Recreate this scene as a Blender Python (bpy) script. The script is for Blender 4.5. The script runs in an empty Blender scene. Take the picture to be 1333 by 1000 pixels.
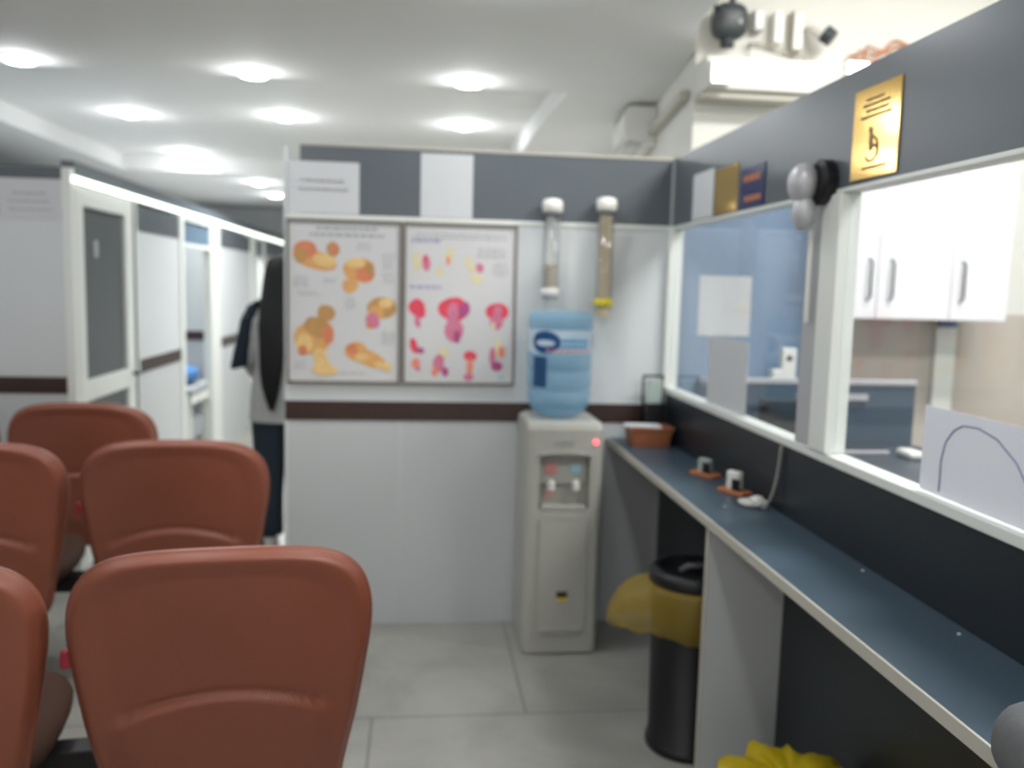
import bpy, bmesh, math, random
from mathutils import Vector, Matrix, noise
random.seed(7)
scn = bpy.context.scene
col = scn.collection
PI = math.pi

# ---------------------------------------------------------------- camera
CAM_H = 1.53
FPX = 1130.0
Yc = Vector((-123, 130, -FPX)).normalized()
Zc = Vector((.026, 1, 126.8 / FPX)); Zc = (Zc - Zc.dot(Yc) * Yc).normalized()
Xc = Yc.cross(Zc)
rot = Matrix((Xc, Yc, Zc))
cam_data = bpy.data.cameras.new('camera')
cam = bpy.data.objects.new('camera', cam_data); col.objects.link(cam)
cam.matrix_world = Matrix.Translation((0, 0, CAM_H)) @ rot.to_4x4()
cam_data.sensor_width = 36
cam_data.lens = FPX / 1333 * 36
cam_data.clip_start = .02
cam_data.dof.use_dof = True
cam_data.dof.focus_distance = 1.15
cam_data.dof.aperture_fstop = 30.5 / 11
scn.camera = cam
# ---------------------------------------------------------------- world and exposure
w = bpy.data.worlds.new('world'); scn.world = w; w.use_nodes = True
w.node_tree.nodes['Background'].inputs[0].default_value = (1, .99, .97, 1)
w.node_tree.nodes['Background'].inputs[1].default_value = .8
scn.view_settings.view_transform = 'Standard'
scn.view_settings.look = 'None'
scn.view_settings.exposure = 0.10
scn.view_settings.gamma = 1
scn.view_settings.use_curve_mapping = False
LAMP_W = 11.0        # each ceiling downlight
LAB_W = 72.0         # fluorescent panel in the laboratory
LAMP_EMIT = 40.0
GLOW_W = 3.0          # point light added under each downlight for a bloom-like halo
FAR_W = 190.0          # lamps over the corridor and the cubicles

# ---------------------------------------------------------------- materials
def mat(name, c, rough=.5, metal=0, spec=.5, emit=None, es=0, trans=0, ior=1.45, coat=0, noise_amt=0, noise_scale=5, bump=0, bump_scale=200, alpha=1):
    m = bpy.data.materials.new(name); m.use_nodes = True
    nt = m.node_tree; p = nt.nodes['Principled BSDF']
    p.inputs['Base Color'].default_value = (*c, 1)
    p.inputs['Roughness'].default_value = rough
    p.inputs['Metallic'].default_value = metal
    p.inputs['Specular IOR Level'].default_value = spec
    p.inputs['Transmission Weight'].default_value = trans
    p.inputs['IOR'].default_value = ior
    p.inputs['Coat Weight'].default_value = coat
    p.inputs['Coat Roughness'].default_value = .15
    p.inputs['Alpha'].default_value = alpha
    if emit:
        p.inputs['Emission Color'].default_value = (*emit, 1)
        p.inputs['Emission Strength'].default_value = es
    tc = nt.nodes.new('ShaderNodeTexCoord')
    if noise_amt:
        n = nt.nodes.new('ShaderNodeTexNoise'); n.inputs['Scale'].default_value = noise_scale
        n.inputs['Detail'].default_value = 4
        nt.links.new(tc.outputs['Object'], n.inputs['Vector'])
        mx = nt.nodes.new('ShaderNodeMix'); mx.data_type = 'RGBA'
        mx.inputs[6].default_value = (*[x * (1 - noise_amt) for x in c], 1)
        mx.inputs[7].default_value = (*[min(1, x * (1 + noise_amt)) for x in c], 1)
        nt.links.new(n.outputs['Fac'], mx.inputs[0]); nt.links.new(mx.outputs[2], p.inputs['Base Color'])
    if bump:
        n = nt.nodes.new('ShaderNodeTexNoise'); n.inputs['Scale'].default_value = bump_scale
        b = nt.nodes.new('ShaderNodeBump'); b.inputs['Strength'].default_value = bump; b.inputs['Distance'].default_value = .002
        nt.links.new(tc.outputs['Object'], n.inputs['Vector'])
        nt.links.new(n.outputs['Fac'], b.inputs['Height']); nt.links.new(b.outputs['Normal'], p.inputs['Normal'])
    return m

M = {}
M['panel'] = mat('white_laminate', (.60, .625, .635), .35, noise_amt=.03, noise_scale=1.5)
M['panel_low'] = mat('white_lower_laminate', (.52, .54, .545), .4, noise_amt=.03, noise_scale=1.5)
M['band'] = mat('slate_blue_laminate', (.10, .115, .13), .3, noise_amt=.06, noise_scale=3)
M['navy'] = mat('dark_navy_laminate', (.012, .017, .022), .35, noise_amt=.1, noise_scale=4)
M['brown'] = mat('dark_brown_trim', (.045, .026, .022), .35, noise_amt=.15, noise_scale=8)
M['frame'] = mat('white_aluminium', (.72, .74, .70), .3)
M['greyframe'] = mat('grey_white_aluminium', (.42, .42, .43), .35)
M['ceil'] = mat('ceiling_paint', (.78, .78, .77), .8, noise_amt=.02)
M['ceil_lab'] = mat('warm_white_paint', (.72, .715, .67), .8, noise_amt=.03)
M['ceil_grey'] = mat('column_paint', (.60, .59, .55), .8, noise_amt=.03)
M['beige'] = mat('beige_wall_paint', (.50, .45, .40), .7, noise_amt=.05, noise_scale=3)
M['transom'] = mat('blue_transom_panel', (.10, .15, .21), .4)
M['bluewall'] = mat('blue_laminate', (.20, .28, .40), .35, noise_amt=.08, noise_scale=2)
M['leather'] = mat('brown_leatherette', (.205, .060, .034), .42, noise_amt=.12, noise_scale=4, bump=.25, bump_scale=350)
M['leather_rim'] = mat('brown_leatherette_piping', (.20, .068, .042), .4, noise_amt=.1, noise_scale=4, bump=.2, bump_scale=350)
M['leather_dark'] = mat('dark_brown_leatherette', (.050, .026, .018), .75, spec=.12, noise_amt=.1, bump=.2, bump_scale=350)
M['black'] = mat('black_plastic', (.006, .006, .008), .4, noise_amt=.1)
M['blackmetal'] = mat('black_metal', (.012, .011, .012), .4, metal=.3)
M['red'] = mat('red_plastic', (.32, .015, .03), .4)
M['disp'] = mat('ivory_plastic', (.42, .415, .375), .35, noise_amt=.03, noise_scale=3)
M['disp2'] = mat('ivory_plastic_recess', (.36, .355, .32), .4)
M['paper'] = mat('paper', (.57, .58, .595), .6, noise_amt=.02)
M['paper2'] = mat('poster_paper', (.56, .56, .565), .35, noise_amt=.02)
M['ink'] = mat('grey_ink', (.36, .36, .38), .6)
M['inkp'] = mat('lilac_ink', (.34, .32, .46), .6)
M['woodframe'] = mat('grey_brown_frame', (.20, .18, .155), .4, noise_amt=.1)
M['gold'] = mat('gold_plate', (.85, .55, .17), .13, metal=.85, noise_amt=.06)
M['golddark'] = mat('gold_engraving', (.22, .14, .05), .5)
M['counter'] = mat('dark_blue_worktop', (.046, .074, .100), .33, noise_amt=.08, noise_scale=6)
M['edge'] = mat('beige_edge_strip', (.46, .44, .38), .5)
M['yellowcollar'] = mat('yellow_plastic', (.75, .60, .03), .4)
M['whiteplastic'] = mat('white_plastic', (.75, .74, .70), .35)
M['cupclear'] = mat('clear_tube_plastic', (.80, .82, .84), .15, trans=.75, ior=1.05)
M['cupbeige'] = mat('stacked_cups_beige', (.66, .58, .46), .5)
M['cupyellow'] = mat('stacked_cups_yellow', (.72, .60, .40), .5)
M['terra'] = mat('terracotta_plastic', (.34, .12, .055), .5, noise_amt=.12, noise_scale=12)
M['orange'] = mat('orange_wood', (.50, .17, .06), .5, noise_amt=.12, noise_scale=20)
M['greenish'] = mat('pale_green_plastic', (.36, .42, .38), .4)
M['cab'] = mat('cabinet_white_gloss', (.78, .78, .80), .25)
M['chrome'] = mat('dark_chrome', (.03, .045, .07), .5, spec=.2)
M['screen'] = mat('blue_grey_desk_panel', (.065, .095, .13), .35, noise_amt=.12, noise_scale=5)
M['desk'] = mat('dark_desk', (.05, .06, .075), .4, noise_amt=.1)
M['skin'] = mat('skin', (.50, .30, .22), .5, noise_amt=.05)
M['coat'] = mat('light_grey_cotton', (.46, .47, .46), .8, noise_amt=.06, noise_scale=10, bump=.3, bump_scale=60)
M['trouser'] = mat('dark_navy_cotton', (.020, .030, .045), .85, noise_amt=.1)
M['navycloth'] = mat('navy_cloth', (.012, .020, .035), .85, noise_amt=.1)
M['hair'] = mat('black_hair', (.008, .008, .009), .75, noise_amt=.3, noise_scale=30, bump=.5, bump_scale=120)
M['shoe'] = mat('white_shoe', (.55, .55, .52), .5)
M['greybag'] = mat('grey_fabric', (.11, .11, .115), .8, bump=.3, bump_scale=90)
M['bluefabric'] = mat('blue_fabric', (.04, .13, .30), .8, noise_amt=.1)
M['greyfabric'] = mat('pale_grey_vinyl', (.30, .32, .34), .6)
M['doorglass'] = mat('dark_grey_door_panel', (.085, .095, .10), .3, noise_amt=.05)
M['ledgreen'] = mat('led_strip', (.9, 1, .9), .5, emit=(.93, 1, .90), es=2.2)
M['lamp'] = mat('lamp_diffuser', (1, 1, 1), .5, emit=(.90, .96, 1), es=LAMP_EMIT)
M['lablamp'] = mat('small_lamp_diffuser', (1, 1, 1), .5, emit=(.95, .98, 1), es=9)
M['redled'] = mat('red_indicator', (1, .1, .1), .5, emit=(1, .08, .12), es=3.5)
M['silver'] = mat('brushed_silver', (.50, .50, .52), .35, metal=.25, noise_amt=.25, noise_scale=60)
M['fluor'] = mat('fluorescent_diffuser', (1, 1, 1), .5, emit=(1, .98, .93), es=7)

def glass_mat(name, tint, fac):
    m = bpy.data.materials.new(name); m.use_nodes = True; nt = m.node_tree; nt.nodes.clear()
    o = nt.nodes.new('ShaderNodeOutputMaterial'); t = nt.nodes.new('ShaderNodeBsdfTransparent'); g = nt.nodes.new('ShaderNodeBsdfGlossy')
    t.inputs[0].default_value = (*tint, 1); g.inputs['Roughness'].default_value = .04
    lw = nt.nodes.new('ShaderNodeLayerWeight'); lw.inputs[0].default_value = .5
    pw = nt.nodes.new('ShaderNodeMath'); pw.operation = 'POWER'; pw.inputs[1].default_value = 5
    f = nt.nodes.new('ShaderNodeMath'); f.operation = 'MULTIPLY_ADD'; f.inputs[1].default_value = .9; f.inputs[2].default_value = fac
    nt.links.new(lw.outputs['Facing'], pw.inputs[0]); nt.links.new(pw.outputs[0], f.inputs[0])
    mx = nt.nodes.new('ShaderNodeMixShader')
    nt.links.new(f.outputs[0], mx.inputs[0]); nt.links.new(t.outputs[0], mx.inputs[1]); nt.links.new(g.outputs[0], mx.inputs[2])
    nt.links.new(mx.outputs[0], o.inputs[0]); return m
M['glass'] = glass_mat('window_glass', (.95, .965, .98), .035)
M['clear'] = glass_mat('clear_plastic_tube', (.93, .94, .95), .05)

def film_mat(name, c, a):
    m = bpy.data.materials.new(name); m.use_nodes = True; nt = m.node_tree; p = nt.nodes['Principled BSDF']
    p.inputs['Base Color'].default_value = (*c, 1); p.inputs['Roughness'].default_value = .35
    t = nt.nodes.new('ShaderNodeBsdfTransparent'); tl = nt.nodes.new('ShaderNodeBsdfTranslucent')
    tl.inputs[0].default_value = (*c, 1)
    mx = nt.nodes.new('ShaderNodeMixShader'); mx.inputs[0].default_value = .4
    mx2 = nt.nodes.new('ShaderNodeMixShader'); mx2.inputs[0].default_value = a
    o = nt.nodes['Material Output']
    nt.links.new(p.outputs[0], mx.inputs[1]); nt.links.new(tl.outputs[0], mx.inputs[2])
    nt.links.new(t.outputs[0], mx2.inputs[1]); nt.links.new(mx.outputs[0], mx2.inputs[2])
    nt.links.new(mx2.outputs[0], o.inputs[0]); return m
M['bagfilm'] = film_mat('yellow_bag_film', (.52, .36, .05), .52)
M['bagsolid'] = film_mat('yellow_bag_plastic', (.70, .52, .015), .97)
M['bottle'] = film_mat('blue_bottle_plastic', (.32, .58, .78), .55)
M['bottle_dark'] = film_mat('blue_bottle_handle', (.04, .13, .30), .85)
M['poster_film'] = film_mat('tracing_paper', (.72, .73, .78), .86)

def floor_mat():
    m = bpy.data.materials.new('stone_tile_floor'); m.use_nodes = True; nt = m.node_tree; p = nt.nodes['Principled BSDF']
    tc = nt.nodes.new('ShaderNodeTexCoord'); mp = nt.nodes.new('ShaderNodeMapping')
    nt.links.new(tc.outputs['Object'], mp.inputs[0])
    mp.inputs['Location'].default_value = (-.41 + 1.65, -2.955 + 4 * .88, 0)
    b = nt.nodes.new('ShaderNodeTexBrick'); b.offset = .5
    b.inputs['Scale'].default_value = 1; b.inputs['Brick Width'].default_value = 1.1; b.inputs['Row Height'].default_value = .88
    b.inputs['Mortar Size'].default_value = .0045; b.inputs['Mortar Smooth'].default_value = .2
    b.inputs['Color1'].default_value = (.32, .318, .29, 1); b.inputs['Color2'].default_value = (.305, .302, .275, 1)
    b.inputs['Mortar'].default_value = (.17, .17, .15, 1)
    nt.links.new(mp.outputs[0], b.inputs['Vector'])
    n = nt.nodes.new('ShaderNodeTexNoise'); n.inputs['Scale'].default_value = 2.6; n.inputs['Detail'].default_value = 6; n.inputs['Roughness'].default_value = .6
    n.inputs['Distortion'].default_value = .6
    nt.links.new(tc.outputs['Object'], n.inputs['Vector'])
    r = nt.nodes.new('ShaderNodeValToRGB'); r.color_ramp.elements[0].position = .3; r.color_ramp.elements[0].color = (.80, .80, .79, 1)
    r.color_ramp.elements[1].position = .7; r.color_ramp.elements[1].color = (1.12, 1.12, 1.1, 1)
    nt.links.new(n.outputs['Fac'], r.inputs[0])
    mx = nt.nodes.new('ShaderNodeMix'); mx.data_type = 'RGBA'; mx.blend_type = 'MULTIPLY'; mx.inputs[0].default_value = 1
    nt.links.new(b.outputs['Color'], mx.inputs[6]); nt.links.new(r.outputs[0], mx.inputs[7])
    nt.links.new(mx.outputs[2], p.inputs['Base Color']); p.inputs['Roughness'].default_value = .32
    return m
M['floor'] = floor_mat()

# ---------------------------------------------------------------- helpers
def link(name, bm, m, parent=None, loc=None, smooth=False):
    me = bpy.data.meshes.new(name)
    bmesh.ops.recalc_face_normals(bm, faces=bm.faces)
    bm.to_mesh(me); bm.free()
    for x in (m if isinstance(m, (list, tuple)) else [m]): me.materials.append(M[x] if isinstance(x, str) else x)
    if smooth:
        for p in me.polygons: p.use_smooth = True
    o = bpy.data.objects.new(name, me); col.objects.link(o)
    if loc: o.location = loc
    if parent: o.parent = parent
    return o

def tag(o, label, cat, group=None, kind=None):
    o['label'] = label; o['category'] = cat
    if group: o['group'] = group
    if kind: o['kind'] = kind
    return o

def empty(name, loc, label, cat, group=None, rz=0):
    o = bpy.data.objects.new(name, None); col.objects.link(o); o.location = loc; o.rotation_euler = (0, 0, rz)
    o.empty_display_size = .1
    return tag(o, label, cat, group)

def box(bm, x0, x1, y0, y1, z0, z1, bev=0, seg=2, mi=0):
    vs = [bm.verts.new((x, y, z)) for x in (x0, x1) for y in (y0, y1) for z in (z0, z1)]
    idx = [(0, 1, 3, 2), (4, 6, 7, 5), (0, 4, 5, 1), (2, 3, 7, 6), (0, 2, 6, 4), (1, 5, 7, 3)]
    fs = [bm.faces.new([vs[i] for i in f]) for f in idx]
    for f in fs: f.material_index = mi
    if bev:
        es = list({e for f in fs for e in f.edges})
        r = bmesh.ops.bevel(bm, geom=es, offset=bev, segments=seg, profile=.5, affect='EDGES')
        for f in r['faces']: f.material_index = mi
    return bm

def bx(x0, x1, y0, y1, z0, z1, bev=0, seg=2):
    return box(bmesh.new(), x0, x1, y0, y1, z0, z1, bev, seg)

def loft(bm, rings, closed=True, cap=True, mi=0):
    rv = [[bm.verts.new(p) for p in r] for r in rings]
    n = len(rv[0])
    for a, b in zip(rv[:-1], rv[1:]):
        for i in range(n if closed else n - 1):
            j = (i + 1) % n
            f = bm.faces.new((a[i], a[j], b[j], b[i])); f.material_index = mi
    if cap:
        for r in (rv[0], rv[-1]):
            try: f = bm.faces.new(r); f.material_index = mi
            except ValueError: pass
    return rv

def lathe(bm, prof, cx=0, cy=0, n=32, cap=True, mi=0, sx=1, sy=1):
    return loft(bm, [[(cx + sx * r * math.cos(2 * PI * i / n), cy + sy * r * math.sin(2 * PI * i / n), z) for i in range(n)] for r, z in prof], cap=cap, mi=mi)

def tube(bm, pts, r, n=8, mi=0):
    pts = [Vector(p) for p in pts]; rings = []
    rs = r if isinstance(r, (list, tuple)) else [r] * len(pts)
    for i, p in enumerate(pts):
        d = (pts[min(i + 1, len(pts) - 1)] - pts[max(i - 1, 0)]).normalized()
        up = Vector((0, 0, 1)) if abs(d.z) < .9 else Vector((1, 0, 0))
        a = d.cross(up).normalized(); b = d.cross(a)
        rings.append([p + (a * math.cos(2 * PI * k / n) + b * math.sin(2 * PI * k / n)) * rs[i] for k in range(n)])
    return loft(bm, rings, mi=mi)

def catmull(P, n=8, closed=False):
    out = []; N = len(P)
    rng = range(N) if closed else range(N - 1)
    for i in rng:
        g = (lambda k: P[k % N]) if closed else (lambda k: P[max(0, min(N - 1, k))])
        p0, p1, p2, p3 = map(Vector, (g(i - 1), g(i), g(i + 1), g(i + 2)))
        for k in range(n):
            t = k / n
            out.append(.5 * ((2 * p1) + (-p0 + p2) * t + (2 * p0 - 5 * p1 + 4 * p2 - p3) * t * t + (-p0 + 3 * p1 - 3 * p2 + p3) * t ** 3))
    if not closed: out.append(Vector(P[-1]))
    return out

def struct(name, bm, m, smooth=False, parent=None):
    o = link(name, bm, m, parent, smooth=smooth)
    if not parent: o['kind'] = 'structure'
    return o

BW = 3.82      # back partition plane
RW = 1.118     # right partition plane
# ================================================================ SETTING
struct('floor', bx(-6, 4.5, -2.5, 15, -.1, 0), 'floor')
# --- ceiling: lower slab with a raised tray
bm = bmesh.new()
ZL, ZT = 2.70, 2.86
tx0, tx1, ty0, ty1 = -3.2, .88, 5.33, 10.1
box(bm, -6, 1.20, -2.5, ty0, ZL, 3.0)
box(bm, -6, tx0, ty0, ty1, ZL, 3.0)
loft(bm, [[(x, y, z) for x, y in ((tx1, ty0), (1.465, ty0), (1.72, 7.499), (1.72, ty1), (tx1, ty1))] for z in (ZL, 3.0)])
loft(bm, [[(x, y, z) for x, y in ((1.20, 3.8), (1.34, 4.3), (1.465, ty0), (1.20, ty0))] for z in (ZL, 3.0)])
box(bm, -6, 3, ty1, 15, ZL, 3.0)
box(bm, tx0, tx1, ty0, ty1, ZT, 3.0)
struct('ceiling', bm, 'ceil')
bm = bmesh.new()
# laboratory ceiling, higher
box(bm, 1.24, 4.5, -2.5, 4.32, 3.5, 3.6); box(bm, 1.20, 1.24, -2.5, 4.2, 3.0, 3.5)
struct('ceiling', bm, 'ceil_lab')
# --- back partition
bm = bmesh.new()
box(bm, -.565, RW + .04, BW, BW + .05, 1.015, 1.812)
struct('wall_back', bm, 'panel')
bm = bmesh.new()
box(bm, -.565, -.0655, BW, BW + .05, 0, .93); box(bm, -.0625, .50, BW, BW + .05, 0, .93); box(bm, .503, RW + .04, BW, BW + .05, 0, .93)
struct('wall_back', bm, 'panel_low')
struct('trim_1', bx(-.565, RW, BW - .006, BW + .05, .93, 1.015, .002), 'brown')
struct('wall_back', bx(-.50, RW + .04, BW, BW + .05, 1.812, 2.105), 'band')
struct('trim_2', bx(-.567, -.553, BW - .004, BW + .052, 0, 2.09, .002), 'panel')
struct('trim_3', bx(-.55, RW, BW - .006, BW + .05, 1.797, 1.815, .002), 'frame')
struct('trim_4', bx(-.50, RW, BW - .004, BW + .054, 2.10, 2.112), 'edge')
# --- right partition
RE = .2
bm = bmesh.new(); box(bm, RW, RW + .045, RE, BW, 0, 1.072)
struct('wall_right', bm, 'navy')
bm = bmesh.new(); box(bm, RW, RW + .045, RE, BW, 1.812, 2.108)
struct('wall_right', bm, 'band')
struct('trim_5', bx(RW - .006, RW + .05, RE, BW - .03, 1.072, 1.098, .003), 'frame')
struct('trim_6', bx(RW - .004, RW + .05, RE, BW - .03, 1.800, 1.812, .002), 'frame')
struct('trim_7', bx(RW - .012, RW + .05, BW - .035, BW, 0.87, 1.812, .004), 'frame')
struct('trim_8', bx(RW - .006, RW + .012, BW - .022, BW - .001, 1.812, 2.10, .003), 'greyframe')
struct('trim_9', bx(RW - .012, RW + .05, 2.225, 2.325, 1.098, 1.80, .004), 'frame')
struct('trim_10', bx(RW - .003, RW + .045, 2.325, 2.43, 1.098, 1.80, .002), 'greyframe')
for i, (a, b) in enumerate(((2.43, BW - .035), (RE, 2.225))):
    struct('window_%d' % (i + 1), bx(RW + .015, RW + .021, a, b, 1.098, 1.80), 'glass')
# --- left front wall
LY = 4.6; CX = -1.72
bm = bmesh.new(); box(bm, -6, CX - .041, LY, LY + .05, 1.015, 1.812)
struct('wall_left', bm, 'panel')
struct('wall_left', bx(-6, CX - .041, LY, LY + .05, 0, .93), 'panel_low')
struct('wall_left', bx(-6, CX - .041, LY, LY + .05, 1.812, 2.06), 'band')
struct('trim_11', bx(-6, CX - .041, LY - .006, LY + .05, .93, 1.015, .002), 'brown')
# --- corridor wall (runs away from the camera)
def seg(y0, y1):
    struct('wall_corridor', bx(CX - .05, CX, y0, y1, 1.015, 1.812), 'panel')
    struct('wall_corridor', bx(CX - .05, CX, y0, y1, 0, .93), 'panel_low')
n_tr = [12]
def trim(bm, m):
    o = struct('trim_%d' % n_tr[0], bm, m); n_tr[0] += 1; return o
for a, b in ((5.60, 6.58), (7.86, 9.30), (10.15, 12.0)):
    seg(a, b); trim(bx(CX - .05, CX + .006, a, b, .93, 1.015, .002), 'brown')
    trim(bx(CX - .052, CX + .004, a + .03, b - .03, 1.812, 1.965), 'band')
# posts
for a, b in ((5.575, 5.60), (6.58, 6.68), (7.52, 7.86), (9.30, 9.58), (10.03, 10.15)):
    trim(bx(CX - .055, CX + .012, a, b, 0, 1.985, .003), 'frame')
trim(bx(CX - .06, CX + .002, LY + .05, 13.6, 2.025, 2.10), 'band')
trim(bx(CX - .04, CX + .004, LY - .004, LY + .048, 0, 2.06, .003), 'frame')
struct('wall_corridor', bx(CX - .05, CX, 12.0, 14, 0, 1.98), 'panel')
struct('wall_far', bx(-3.6, 1.5, 14.0, 14.05, 0, 1.9), 'panel')
struct('wall_far', bx(-3.6, 1.5, 14.0, 14.05, 1.9, 2.15), 'band')
# cross partition seen through the open doorway
struct('wall_cubicle', bx(-3.6, CX - .06, 7.74, 7.78, 1.08, 1.97), 'panel')
struct('wall_cubicle', bx(-3.6, CX - .06, 7.74, 7.78, 0, 1.00), 'panel_low')
trim(bx(-3.6, CX - .06, 7.735, 7.78, 1.00, 1.08), 'brown')
struct('wall_cubicle', bx(-3.6, CX - .06, 5.54, 5.57, 0, 1.97), 'panel')
struct('wall_cubicle', bx(-3.6, CX - .06, 9.66, 9.69, 0, 1.97), 'panel')
struct('wall_cubicle', bx(-3.65, -3.6, 4.65, 14, 0, 2.1), 'panel')
struct('wall_hall', bx(-6.0, -5.95, -2.5, 15, 0, 2.7), 'panel')
struct('wall_hall', bx(-6.0, 1.6, 14.95, 15.0, 0, 2.7), 'panel')
struct('wall_hall', bx(1.68, 1.72, 7.5, 14.95, 0, 2.7), 'ceil_grey')
# --- building column / wall beyond the partitions, skewed left face
bm = bmesh.new()
pts = [(1.345, 4.30), (1.72, 7.5), (4.5, 7.5), (4.5, 4.30)]
loft(bm, [[(x, y, 0) for x, y in pts], [(x, y, 3.6) for x, y in pts]])
struct('wall_column', bm, 'ceil_lab')
struct('wall_laboratory', bx(1.97, 4.4, 4.285, 4.299, 0, 1.45), 'beige')
struct('wall_laboratory', bx(1.17, 1.96, 4.24, 4.28, 0, 2.10), 'bluewall')
struct('trim_40', bx(1.955, 1.985, 4.22, 4.28, 0, 2.10), 'frame')
struct('wall_laboratory', bx(4.4, 4.5, -2.5, 4.3, 0, 3.6), 'ceil_lab')
# bulkhead ledge high on the column
o = struct('trim_41', bx(1.345, 2.02, 4.12, 4.299, 2.49, 2.64, .004), 'ceil_lab')
struct('trim_42', bx(1.345, 2.35, 4.15, 4.299, 2.455, 2.488), 'edge')

# ================================================================ CEILING LIGHTS
def downlight(x, y, z, label, group='downlights in the waiting hall ceiling', r=.085, power=LAMP_W):
    t = empty('ceiling_light', (x, y, z), label, 'ceiling light', group)
    bm = bmesh.new(); lathe(bm, [(r + .02, 0), (r + .02, -.006), (r + .002, -.012), (r, -.004), (r, 0)], n=32, cap=False)
    link('ring', bm, 'whiteplastic', t, smooth=True)
    bm = bmesh.new(); lathe(bm, [(r, -.002), (r * .97, -.012), (r * .8, -.024), (r * .4, -.032), (.004, -.034)], n=32)
    link('diffuser', bm, 'lamp', t)
    ld = bpy.data.lights.new('downlight_halo', 'POINT'); ld.energy = power; ld.color = (.97, .985, 1)  # added point light, imitates lamp bloom as a halo on the ceiling
    ld.shadow_soft_size = .05; ld.energy = GLOW_W * (1.8 if power > 20 else .8)
    sd = bpy.data.lights.new('downlight_beam', 'SPOT'); sd.energy = power; sd.color = (.97, .985, 1)
    sd.spot_size = R(165); sd.spot_blend = .6; sd.shadow_soft_size = .08
    so = bpy.data.objects.new('downlight_beam', sd); col.objects.link(so); so.parent = t; so.location = (0, 0, -.05)
    lo = bpy.data.objects.new('downlight_halo', ld); col.objects.link(lo); lo.parent = t; lo.location = (0, 0, -.10)
    return t
def R(d): return d * PI / 180
downlight(-2.17, 5.16, ZL, 'round ceiling downlight at the far left edge of the photo')
downlight(-.94, 5.22, ZL, 'round downlight just in front of the tray, above the left of the posters')
downlight(.28, 5.17, ZL, 'round downlight nearest above the middle of the back partition')
downlight(-2.35, 7.6, ZT, 'round downlight in the tray, second row, left column', power=FAR_W)
downlight(-1.08, 7.42, ZT, 'round downlight in the tray just above the left end of the back partition', power=FAR_W)
downlight(.37, 7.45, ZT, 'round downlight in the tray directly over the white sheet on the back partition', power=FAR_W)
downlight(-2.46, 9.7, ZT, 'round downlight deep in the tray above the corridor doors', power=FAR_W)
downlight(-1.9, 10.9, ZL, 'small distant downlight beyond the tray above the corridor', power=FAR_W)
downlight(-1.95, 12.4, ZL, 'most distant small downlight right beside the left end of the back partition', power=FAR_W)
# same grid continues overhead, outside the frame
for x, y, where in ((-2.3, 3.3, 'above the far left seats'), (-.95, 3.3, 'above the middle row of seats'), (.3, 3.3, 'in front of the water dispenser'),
                    (-2.3, 1.6, 'left of the nearest seats'), (-.95, 1.6, 'above the nearest seats'), (.3, 1.6, 'above the open floor'), (-.95, -.3, 'behind the nearest seats'), (.3, -.3, 'behind the open floor')):
    downlight(x, y, ZL, 'overhead downlight outside the frame, ' + where, 'downlights overhead outside the frame')
# laboratory lamp panels
for i, (x, y) in enumerate(((2.4, 2.6), (2.4, .8))):
    t = empty('ceiling_light', (x, y, 3.5), 'rectangular laboratory ceiling lamp outside the photo, ' + ('nearer the cabinet', 'farther from the cabinet')[i], 'ceiling light', 'laboratory ceiling lamps')
    link('housing', bx(-.62, .62, -.17, .17, -.05, 0, .004), 'whiteplastic', t)
    link('diffuser', bx(-.6, .6, -.15, .15, -.062, -.051), 'fluor', t)
    ld = bpy.data.lights.new('laboratory_lamp', 'AREA'); ld.shape = 'RECTANGLE'; ld.size = 1.2; ld.size_y = .3; ld.energy = LAB_W; ld.color = (1, .985, .95)
    lo = bpy.data.objects.new('laboratory_lamp', ld); col.objects.link(lo); lo.parent = t; lo.location = (0, 0, -.08)

# ================================================================ LED STRIP
bm = bmesh.new(); box(bm, CX + .006, CX + .024, LY + .01, 13.4, 1.99, 2.022, .003)
tag(link('light_strip', bm, 'ledgreen'), 'long thin glowing white light strip running along the top of the corridor wall', 'light strip')

# ================================================================ CORRIDOR DOORS
def glass_door(name, y0, y1, glasspan, label=None, number=False):
    d = link(name, bx(CX - .045, CX, y0, y0 + .001, 0, .001), 'frame'); d['kind'] = 'structure'
    bm = bmesh.new()
    box(bm, CX - .045, CX + .006, y0, y0 + .10, 0, 1.985, .003)
    box(bm, CX - .045, CX + .006, y1 - .13, y1, 0, 1.985, .003)
    box(bm, CX - .045, CX + .006, y0 + .10, y1 - .13, 1.885, 1.985, .003)
    box(bm, CX - .045, CX + .006, y0 + .10, y1 - .13, .87, .98, .003)
    box(bm, CX - .045, CX + .006, y0 + .10, y1 - .13, 0, .12, .003)
    link('door_frame', bm, 'frame', d)
    link('upper_panel', bx(CX - .03, CX - .015, y0 + .10, y1 - .13, .98, 1.885), 'doorglass', d)
    link('lower_panel', bx(CX - .03, CX - .015, y0 + .10, y1 - .13, .12, .87), 'doorglass', d)
    bm = bmesh.new(); tube(bm, [(CX + .005, y1 - .05, .95), (CX + .05, y1 - .05, .95), (CX + .05, y1 - .14, .95)], .009)
    link('door_handle', bm, 'chrome', d, smooth=True)
    return d
d1 = glass_door('door_1', 4.65, 5.53, None)
struct('trim_43', bx(CX - .05, CX + .002, 5.53, 5.575, 0, 1.985), 'band')
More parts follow.
